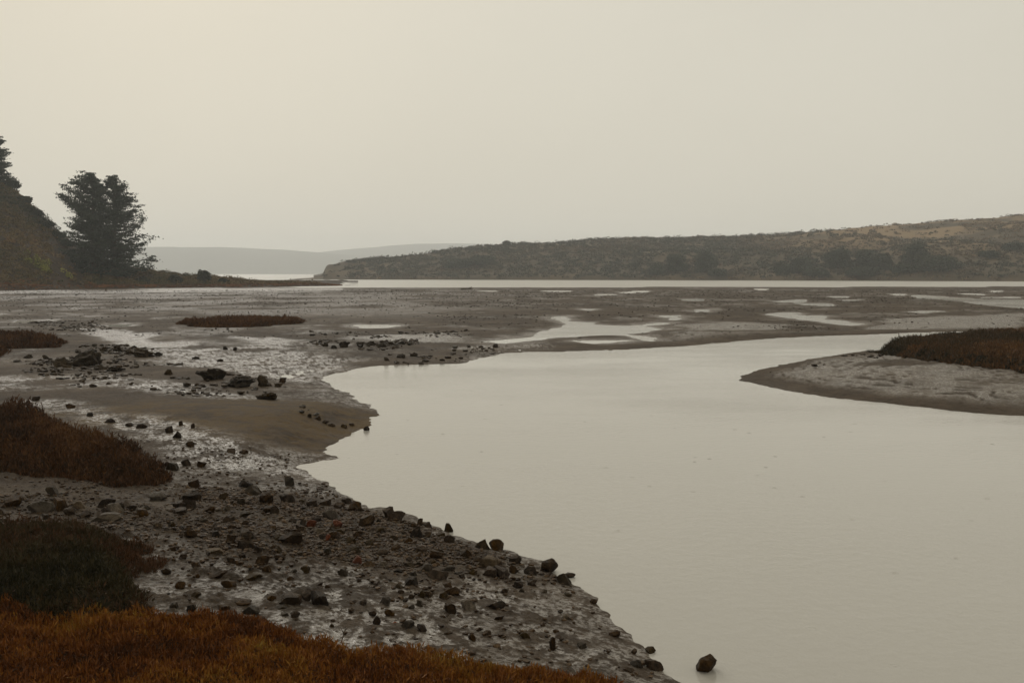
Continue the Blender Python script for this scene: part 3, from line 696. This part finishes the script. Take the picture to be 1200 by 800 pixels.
patch('marsh_plants', [(-60,626),(60,626),(125,629),(148,638),(166,658),(175,688),(178,722),(120,742),(-80,745)], None, .34, 8000, .058, .0048, M_dark, M_gthatch,
      'dark green-brown marsh plant mound at the left edge behind the orange carpet', 'marsh plants', 702, tB, .4)
def tC(x, y, f, s): return .22+.38*f+.30*fbm(x, y, 1.2, 421, 4)
patch('marsh_plants', [(-60,487),(20,490),(60,499),(100,515),(140,531),(180,546),(196,560),(186,570),(150,572),(110,564),(60,558),(20,553),(-60,548)], None, .55, 3600, .085, .0075,
      M_rust, M_thatch, 'rust-brown marsh plant mound with dark undercut edge at the left, above the rubble', 'marsh plants', 703, tC, .5)
patch('marsh_plants', [(-60,394),(20,394),(50,397),(76,402),(70,407),(40,408),(-60,409)], None, .36, 420, .18, .018, M_rust, M_thatch,
      'small dull brown plant patch at the left edge on the far side of the rubble', 'marsh plants', 704, tC, .4)
patch('marsh_plants', [(-60,409),(-5,408),(9,412),(4,420),(-60,424)], None, .34, 420, .18, .018, M_rust, M_thatch,
      'tiny brown plant tuft at the left edge just below the small plant patch', 'marsh plants', 708, tC, .4)
def tE(x, y, f, s): return .40+.35*f+.25*fbm(x, y, 1.5, 431, 4)
patch('marsh_plants', [(204,380),(240,378),(270,376),(320,375),(357,376.5),(352,379),(310,382.5),(260,384),(225,382.5)], None, .38, 330, .2, .024, M_rust, M_thatch,
      'long thin rust-red plant strip lying alone on the mudflat', 'marsh plants', 705, tE, .5)
def tF(x, y, f, s): return .12+.36*f+.28*fbm(x, y, 2.5, 441, 4)+.35*sstep(.3, .8, fbm(x, y, 5, 442, 3)+.2)
patch('marsh_plants', [(1028,413),(1045,407),(1080,402),(1130,398.5),(1200,396),(1330,393),(1330,448),(1200,437),(1150,431),(1100,424.5),(1055,418)], None, .52, 1000, .12, .013,
      M_isl, M_gthatch, 'dark brown and green marsh plants topping the mud island at the right', 'marsh plants', 706, tF, .5)

# ------------------------------------------------------------------ rocks
def ico(sub):
    import bmesh
    bm = bmesh.new(); bmesh.ops.create_icosphere(bm, subdivisions=sub, radius=1)
    V = np.array([v.co[:] for v in bm.verts]); T = np.array([[v.index for v in f.verts] for f in bm.faces]); bm.free(); return V, T
I3, I2, I1 = ico(4), ico(2), ico(1)
def rock_shape(base, g, cuts=11, flat=1.0, rough=.05):
    V, T = base; V = V.copy()
    ph = g.uniform(0, 6, 6)
    for k in range(cuts):
        nrm = g.normal(size=3); nrm[2] *= .8; nrm /= np.linalg.norm(nrm); dd = g.uniform(.32, .78)
        s = V@nrm; m = s > dd; V[m] -= np.outer((s[m]-dd)*g.uniform(.88, 1.0), nrm)
    if rough:
        V += (rough*(np.sin(V[:, [1]]*5.3+ph[0])*np.sin(V[:, [2]]*6.1+ph[1])+.5*np.sin(V[:, [0]]*13+ph[2])*np.sin(V[:, [1]]*12+ph[3])))*V
        V *= 1+rough*1.6*fbm(V[:, 0]+V[:, 2]*.7, V[:, 1]-V[:, 2]*.6, .55, int(g.integers(999)), 4, .6)[:, None]
    V *= np.array([1, g.uniform(.65, .95), flat])
    V[:, 0] += .15*V[:, 2]*g.normal()
    e = np.abs(V[:, 0]).max(); V[:, :2] /= e; V[:, 2] -= V[:, 2].min(); V[:, 2] /= V[:, 2].max()
    return V, T
ROCKM = {}
rg = np.random.default_rng(77)
for mt, nm in ((M_rock, 'dark'), (M_red, 'red'), (M_pale, 'pale'), (M_brown, 'brown'), (M_brown, 'weedy')):
    ROCKM[nm] = []
    for k in range(14 if nm == 'dark' else 5):
        V, T = rock_shape(I3, rg, int(rg.integers(7, 13)), rg.uniform(.5, .8), .045) if nm != 'weedy' else rock_shape(I3, rg, 4, .7, .20)
        ROCKM[nm].append(mesh('rock_'+nm, V, tris=T, mat=mt, smooth=False))
nrock = 0
used_pts = []
def rock(px, py, w, h, tone, label, group=None, seat=.38, variant=None, name='rock'):
    """px,py: bottom centre in the photo; w,h: its apparent size"""
    global nrock
    if py < 430 and w < 16: w *= .85; h *= .8
    x, y, z = hit(px, py-h*.12); d = math.hypot(x, y)
    ww = w/F*d*.5; hh = max(h/F*d, .35*ww)
    # foreshortened depth shows as height as well
    tilt = (HC-z)/d; hh = min(max(hh*1.12-2*ww*.75*tilt*.45, .5*ww*.8), 1.55*ww if w > 9 else 9)
    m = ROCKM['weedy' if py < 475 and tone == 'brown' else tone]; o = obj(name, m[nrock % len(m)] if variant is None else m[variant % len(m)])
    o.location = (x, y+ww*.3, z-hh*seat); o.scale = (ww*1.08, ww*1.08, hh*(1+seat))
    o.rotation_euler = (rg.normal(0, .12), rg.normal(0, .12), rg.uniform(-.5, .5)+(math.pi if rg.random() < .5 else 0))
    tag(o, label, 'rock', group); nrock += 1; used_pts.append((px, py, w)); return o
G0 = 'rocks along the near bank'
NAMED = [
 (824,789,32,22,'dark','rounded brown boulder standing in the water off the near bank, furthest right of all rocks'),
 (763,766,13,8,'brown','small reddish brown stone in the shallow water left of the lone boulder'),
 (766,786,24,12,'dark','smooth black stone at the water edge near the bottom, nearest the lone boulder'),
 (745,782,17,9,'brown','brown wet stone just left of the smooth black stone at the bottom'),
 (737,787,15,6,'dark','flat dark stone low in the mud under the brown wet stone'),
 (641,671,26,16,'dark','large dark rounded boulder at the water edge halfway down the near bank'),
 (668,677,13,6,'dark','small flat dark stone at the water edge right of the large rounded boulder'),
 (663,686,22,13,'brown','brown boulder under the small flat stone at the water edge'),
 (588,677,23,12,'dark','squat dark boulder left below the large rounded one at the water edge'),
 (602,672,9,9,'dark','small upright dark stone against the squat boulder'),
 (607,689,14,9,'dark','dark rounded stone on the mud below the squat boulder'),
 (570,665,25,14,'pale','grey-brown slab leaning in the rubble above the squat boulder'),
 (582,646,20,13,'dark','dark boulder on the waterline rim of the rubble, right of its twin'),
 (564,644,18,12,'brown','brown boulder on the waterline rim of the rubble, left of its twin'),
 (581,715,25,11,'dark','long flat-topped dark rock alone on the mud in the lower bank'),
 (585,727,15,6,'dark','thin dark rock just below the long flat-topped one'),
 (527,720,15,13,'dark','dark round rock beside a paler muddy one on the lower bank'),
 (547,714,19,11,'pale','mud-coated rock right of the dark round rock'),
 (531,699,18,10,'dark','dark wedge rock above the round and muddy pair'),
 (521,703,15,9,'brown','brown rock overlapping the dark wedge rock'),
 (374,711,22,22,'dark','large peaked black rock standing in wet mud by the orange plants'),
 (357,706,17,19,'dark','tall black rock leaning against the large peaked one on its left'),
 (336,709,28,13,'dark','long low black rock left of the two peaked rocks'),
 (341,640,30,16,'dark','big block-shaped black rock in the middle of the rubble band'),
 (395,619,12,10,'red','orange-red rounded stone in the rubble, right one of the two brightest'),
 (366,619,14,9,'red','orange-red broken stone in the rubble, left one of the two brightest'),
 (384,635,9,8,'red','small brick-red stone below the two orange-red ones'),
 (418,661,12,9,'red','brick-red stone at the lower rim of the rubble'),
 (432,665,17,7,'dark','flat black stone touching the brick-red stone at the rubble rim'),
 (456,608,16,15,'dark','peaked dark rock sticking up on the waterline at the top of the rubble'),
 (406,591,13,7,'dark','black stone on the waterline left of the peaked one'),
 (337,570,13,12,'brown','upright brown stone on pale mud at the upper left of the rubble'),
 (452,710,13,15,'pale','tall grey stone on the mud left of the tiny black stones'),
 (422,711,13,9,'dark','dark stone on the wet mud right of the large peaked rock'),
 (649,763,8,15,'dark','small pointed dark stone sticking up near the orange plants'),
 (477,740,21,12,'brown','brown rounded stone touching the orange plants'),
 (494,741,14,9,'dark','black oval stone right next to the brown rounded one by the orange plants'),
 (292,721,30,12,'brown','long half-buried rock at the rim of the orange plants'),
 (102,431,29,17,'brown','big weedy boulder alone on the far rubble at the left'),
 (69,432,24,11,'brown','low brown weedy mound left of the big weedy boulder'),
 (246,447,33,13,'brown','broad weedy rock ridge on the middle mud, left part'),
 (276,455,42,12,'brown','broad weedy rock ridge on the middle mud, right part'),
 (306,455,18,13,'brown','rounded weedy rock ending the ridge on the right'),
 (330,450,9,5,'dark','small stone just off the right end of the weedy ridge'),
 (313,469,28,8,'brown','low weedy rock below the right end of the ridge'),
 (405,408,15,9,'brown','roundest dark rock in the far cluster on the mudflat'),
 (430,505,7,5,'dark','single stone at the tip of the smooth mud point'),
 (582,408,10,6,'dark','dark clump beside the pool on the far side of the channel'),
 (48,602,30,13,'pale','long pale slab topping the rubble at the left'),
 (9,595,22,12,'dark','dark slab at the left edge of the rubble'),
 (70,600,18,15,'dark','leaning dark rock right of the long pale slab'),
 (120,612,34,10,'pale','flat grey slab in the rubble above the dark green mound'),
 (198,508,10,9,'dark','square dark stone on the pale mud above the rust mound tip'),
 (207,514,10,8,'brown','brown stone just right of the square dark one'),
]
for k, (px, py, w, h, tone, lab) in enumerate(NAMED): rock(px, py, w, h, tone, lab, G0, variant=5 if k == 0 else None)
# traced, less remarkable stones: label by where they lie
def zone(px, py):
    if py < 470: return ('dark stone among the clumps on the middle and far mudflat', 'stones out on the mudflat')
    if py < 560: return ('dark stone scattered on pale mud above the rubble band', 'stones above the rubble band')
    if px < 230: return ('angular stone in the left part of the rubble band behind the dark green mound', 'stones in the left rubble')
    if in_band(px, py) and px < 430: return ('angular dark stone packed in the middle of the rubble band', 'stones in the middle rubble')
    if in_band(px, py): return ('dark stone packed in the rubble near the waterline', 'stones in the waterline rubble')
    if px < 430: return ('dark stone on wet mud between the rubble and the orange plants, left part', 'stones on the lower wet mud, left')
    return ('dark stone on wet mud between the waterline rubble and the orange plants', 'stones on the lower wet mud, right')
def in_band(px, py): return float(sdist(np.array([px*1.0]), np.array([py*1.0]), BAND)[0]) < 0
TR = [(695,707,10,6),(591,696,10,7),(637,695,8,5),(610,695,9,6),(571,744,11,6),(554,750,11,8),(616,750,14,9),(681,760,13,7),(721,747,15,8),
 (742,766,8,6),(483,687,20,11),(514,679,25,12),(510,655,20,11),(487,632,17,13),(527,638,15,10),(524,624,13,12),(492,616,9,8),(501,618,10,6),
 (463,612,24,12),(477,638,13,8),(493,648,15,8),(461,646,18,9),(453,708,9,9),(457,722,15,8),(503,700,13,8),(381,592,18,7),(285,572,18,8),
 (412,649,19,9),(391,633,18,10),(286,632,19,11),(286,646,22,12),(270,638,13,11),(307,663,17,11),(312,670,12,8),(325,650,11,11),(325,657,15,8),
 (294,681,23,9),(269,688,21,9),(230,667,12,8),(257,679,20,9),(250,644,12,6),(251,650,23,8),(285,709,22,8),(318,704,12,7),(329,713,18,5),
 (400,674,14,8),(441,691,7,6),(440,732,12,10),(436,722,10,6),(432,640,14,8),(183,586,22,9),(207,604,18,9),(165,606,18,9),(95,598,14,10),
 (228,572,15,9),(200,551,18,8),(223,524,11,6),(285,532,10,5),(271,531,12,5),(235,548,13,7),(219,547,10,9),(186,548,10,5),(225,716,12,8),(212,690,14,8),
 (262,716,14,7),(196,672,12,7),(213,655,10,6),(360,668,9,5),(383,690,8,5),(408,700,8,5),(470,697,9,6),(340,680,9,5),
 (135,414,16,8),(150,416,14,7),(165,419,20,9),(122,412,12,6),(184,418,9,6),(265,410,9,5),(276,411,10,5),(258,424,8,4),(229,421,10,4),
 (380,407,10,5),(392,409,12,5),(420,406,12,6),(435,405,12,6),(447,407,13,6),(458,405,10,5),(470,404,11,5),(452,423,11,5),(470,420,12,6),(485,418,12,6),
 (366,394,8,3),(380,393,8,3),(395,392,7,3),(493,427,7,3),(518,423,8,3),(540,421,7,3),(363,489,6,4),(380,496,9,4),(388,500,9,4),(402,501,10,4),(373,492,7,4),(412,499,7,3),
 (52,421,12,5),(33,420,11,5),(115,434,16,6),(135,436,18,5),(195,440,12,6),(42,470,12,5),(82,479,10,5),(105,488,10,4),(128,496,12,5),(152,500,10,4),(166,502,12,5),(226,502,5,5),(212,499,7,5)]
for px, py, w, h in TR:
    lab, grp = zone(px, py); tone = 'brown' if (py < 470 or rg.random() < .25) else ('pale' if rg.random() < .08 else 'dark')
    rock(px, py, w, h, tone, lab, grp)
tries = 0
while nrock < 300 and tries < 6000:
    tries += 1
    if rg.random() < .78:
        px = rg.uniform(-5, 655); py = rg.uniform(575, 690)
        if not in_band(px, py): continue
        w = rg.uniform(9, 22)*(.85 if px > 430 else 1)
    else:
        px = rg.uniform(180, 690); py = rg.uniform(585, 745)
        if py > np.interp(px, [180, 260, 340, 420, 520, 620, 700], [725, 735, 745, 755, 765, 780, 790]) or px > np.interp(py, [585, 650, 670, 700, 745], [390, 590, 640, 670, 710]): continue
        w = rg.uniform(7, 13)
    if sum(1 for a, b, c in used_pts if abs(a-px) < (c+w)*.38 and abs(b-py) < (c+w)*.16): continue
    if px < 175 and py > 612: continue
    lab, grp = zone(px, py); u = rg.random()
    tone = 'red' if (u < .035 and px > 320) else 'brown' if u < .28 else 'pale' if u < .40 else 'dark'
    if tone == 'red': lab, grp = 'small dull red stone mixed into the rubble band', 'red stones in the rubble'
    rock(px, py, w, w*rg.uniform(.4, .72), tone, lab, grp)
print('rocks', nrock)

# small stones beyond counting
def gravel(name, pts, mat, label, seed, base=I1):
    g = np.random.default_rng(seed); SH = [rock_shape(base, g, 7, g.uniform(.4, .8), .03) for _ in range(12)]
    VV, TT = [], []; off = 0
    for k, (x, y, z, s) in enumerate(pts):
        V, T = SH[k % 12]; a = g.uniform(0, 6.28); c, sn = math.cos(a), math.sin(a)
        W = np.stack([(V[:, 0]*c-V[:, 1]*sn)*s+x, (V[:, 0]*sn+V[:, 1]*c)*s+y, V[:, 2]*s*g.uniform(.5, 1.2)+z-s*.2], -1)
        VV.append(W); TT.append(T+off); off += len(V)
    o = obj(name, mesh(name, np.concatenate(VV), tris=np.concatenate(TT), mat=mat, smooth=False)); tag(o, label, 'gravel', kind='stuff'); print(name, len(pts)); return o
def world_rect(x0, x1, y0, y1, n, g): return g.uniform(x0, x1, n), g.uniform(y0, y1, n)
def to_px(x, y, z):
    d = y*math.cos(PITCH)-(z-HC)*math.sin(PITCH); v = y*math.sin(PITCH)+(z-HC)*math.cos(PITCH)
    return 600+F*x/d, 400-F*v/d
g = np.random.default_rng(900)
x, y = world_rect(-9, 3.2, 5.5, 17, 240000, g); z = ground_parts(x, y)[0]; px, py = to_px(x, y, z)
sb = sdist(px, py, BAND); dn = np.where(sb < 0, 1.0, np.where(sb < 20, .22, .07)); dn = dn*np.where(z < .015, .0, 1)
cl = sstep(-.4, .5, fbm(x, y, .8, 91, 3)); keep = g.uniform(size=len(x)) < dn*(.25+.75*cl)*.62
keep &= ~((px < 190) & (py > 640)); x, y, z = x[keep], y[keep], ground_h(x[keep], y[keep])
s = .008+.031*g.uniform(size=len(x))**1.7
gravel('gravel', list(zip(x, y, z, s)), M_gravel, 'small dark stones and chips strewn between the larger rocks of the near bank', 901)
# crumbly clods and shell banks on the middle flats
CL = [(poly([(0,415),(100,410),(190,430),(310,440),(320,462),(230,470),(120,462),(20,440)], .15), 1.0),
      (poly([(95,405),(160,404),(190,418),(120,424)], .1), 1.2), (poly([(20,375),(110,376),(130,386),(60,388)], .1), .8),
      (poly([(365,400),(420,395),(480,398),(500,408),(440,413),(380,410)], .1), 1.6), (poly([(440,414),(490,412),(500,424),(445,427)], .1), 1.5),
      (poly([(355,482),(430,500),(420,505),(360,492)], .2), .5), (poly([(870,440),(1000,412),(1030,412),(1020,422),(930,430)], .2), .5),
      (poly([(360,390),(540,388),(560,394),(380,396)], .08), .5), (poly([(500,412),(580,398),(600,410),(540,422)], .08), .5)]
pts = []
for P, k in CL:
    lo, hi = P.min(0), P.max(0); n = min(int((hi[0]-lo[0])*(hi[1]-lo[1])*16*k), 20000)
    x = g.uniform(lo[0], hi[0], n); y = g.uniform(lo[1], hi[1], n); sd_ = sdist(x, y, P)+fbm(x, y, 2, 95, 3)*1.0
    keep = (sd_ < 0) & (fbm(x, y, 1.4, 96, 3) > -.1); x, y = x[keep], y[keep]; z = ground_h(x, y); keep = z > .01
    x, y, z = x[keep], y[keep], z[keep]; sc = .03+.10*g.uniform(size=len(x))**2.2
    pts += list(zip(x, y, z, sc))
n = 260000; x = g.uniform(-115, 115, n); y = g.uniform(48, 190, n); z, sd_, _, pd_, fe_, lm_ = ground_h(x, y, True)
keep = (np.abs(x) < y*.56) & (z > .02) & (sd_ > 1.5) & (pd_ > .8) & (fe_ > 4) & (g.uniform(size=n) < .06+.75*lm_*sstep(-.2, .4, fbm(x, y, 2.2, 97, 4)))
keep &= g.uniform(size=n) < np.interp(y, [48, 120, 190], [1, .8, .4])
x, y, z = x[keep], y[keep], z[keep]; sc = (.025+.075*g.uniform(size=len(x))**3)*np.interp(y, [50, 150], [.8, 1.3])
pts += list(zip(x, y, z, sc))
gravel('clods', pts, M_clod, 'crumbly dark clods and shells strewn over the middle and far mudflat', 902)

# ------------------------------------------------------------------ driftwood, twigs
def stick(px, py, segs, r, label, name='twig', cat='twig', group=None, mat=None):
    x, y, z = hit(px, py); s = math.hypot(x, y)/F
    V, Q = [], []
    for pts in segs: tube(V, Q, [(a*s, c*s, b*s) for a, b, c in pts], [r*s*(1-.6*k/(len(pts)-1)) for k in range(len(pts))], 6)
    o = obj(name, mesh(name, V, quads=Q, mat=mat or M_wood), loc=(x, y, z-.01)); tag(o, label, cat, group); return o
stick(400, 750, [[(0, 0, 0), (3, 9, 1), (5, 18, 2)], [(3, 9, 1), (1, 14, 0), (-1, 18, 0)], [(4, 13, 1), (8, 17, 2)]], .7, 'dry forked grey twig rising from the rim of the orange plants')
stick(228, 716, [[(0, 0, 0), (3, 7, 0), (6, 13, 1)], [(2, 5, 0), (-2, 11, 1)]], .6, 'small dark twig at the left corner of the wet mud above the orange plants')
stick(547, 339.6, [[(-7, .8, 0), (0, 1.5, .5), (7, .8, 1)], [(2, 1.2, 0), (6, 3.4, 0)]], 1.0, 'dark drift log far out on the edge of the mudflat', 'driftwood_log', 'log')
stick(124, 341, [[(0, 0, 0), (.3, 4.5, 0)]], 1.0, 'tiny dark post in the mud below the evergreens', 'post', 'post')

# ------------------------------------------------------------------ haze
hv = bpy.data.meshes.new('haze'); X0, X1, Y0, Y1, Z0, Z1 = -4700, 4700, -4700, 4700, -2.5, 150
hv.from_pydata([(a, b, c) for a in (X0, X1) for b in (Y0, Y1) for c in (Z0, Z1)], [], [(0, 1, 3, 2), (4, 6, 7, 5), (0, 4, 5, 1), (2, 3, 7, 6), (0, 2, 6, 4), (1, 5, 7, 3)])
mh = bpy.data.materials.new('haze'); mh.use_nodes = True; t = mh.node_tree; t.nodes.clear()
out = N(t, 'ShaderNodeOutputMaterial'); pv = N(t, 'ShaderNodeVolumePrincipled'); pv.inputs['Density'].default_value = .00035
pv.inputs['Color'].default_value = (.955, .98, 1.0, 1); pv.inputs['Anisotropy'].default_value = .38; t.links.new(pv.outputs[0], out.inputs['Volume'])
hv.materials.append(mh); tag(obj('haze', hv), 'pale even haze filling the air over the estuary', 'haze', kind='stuff')
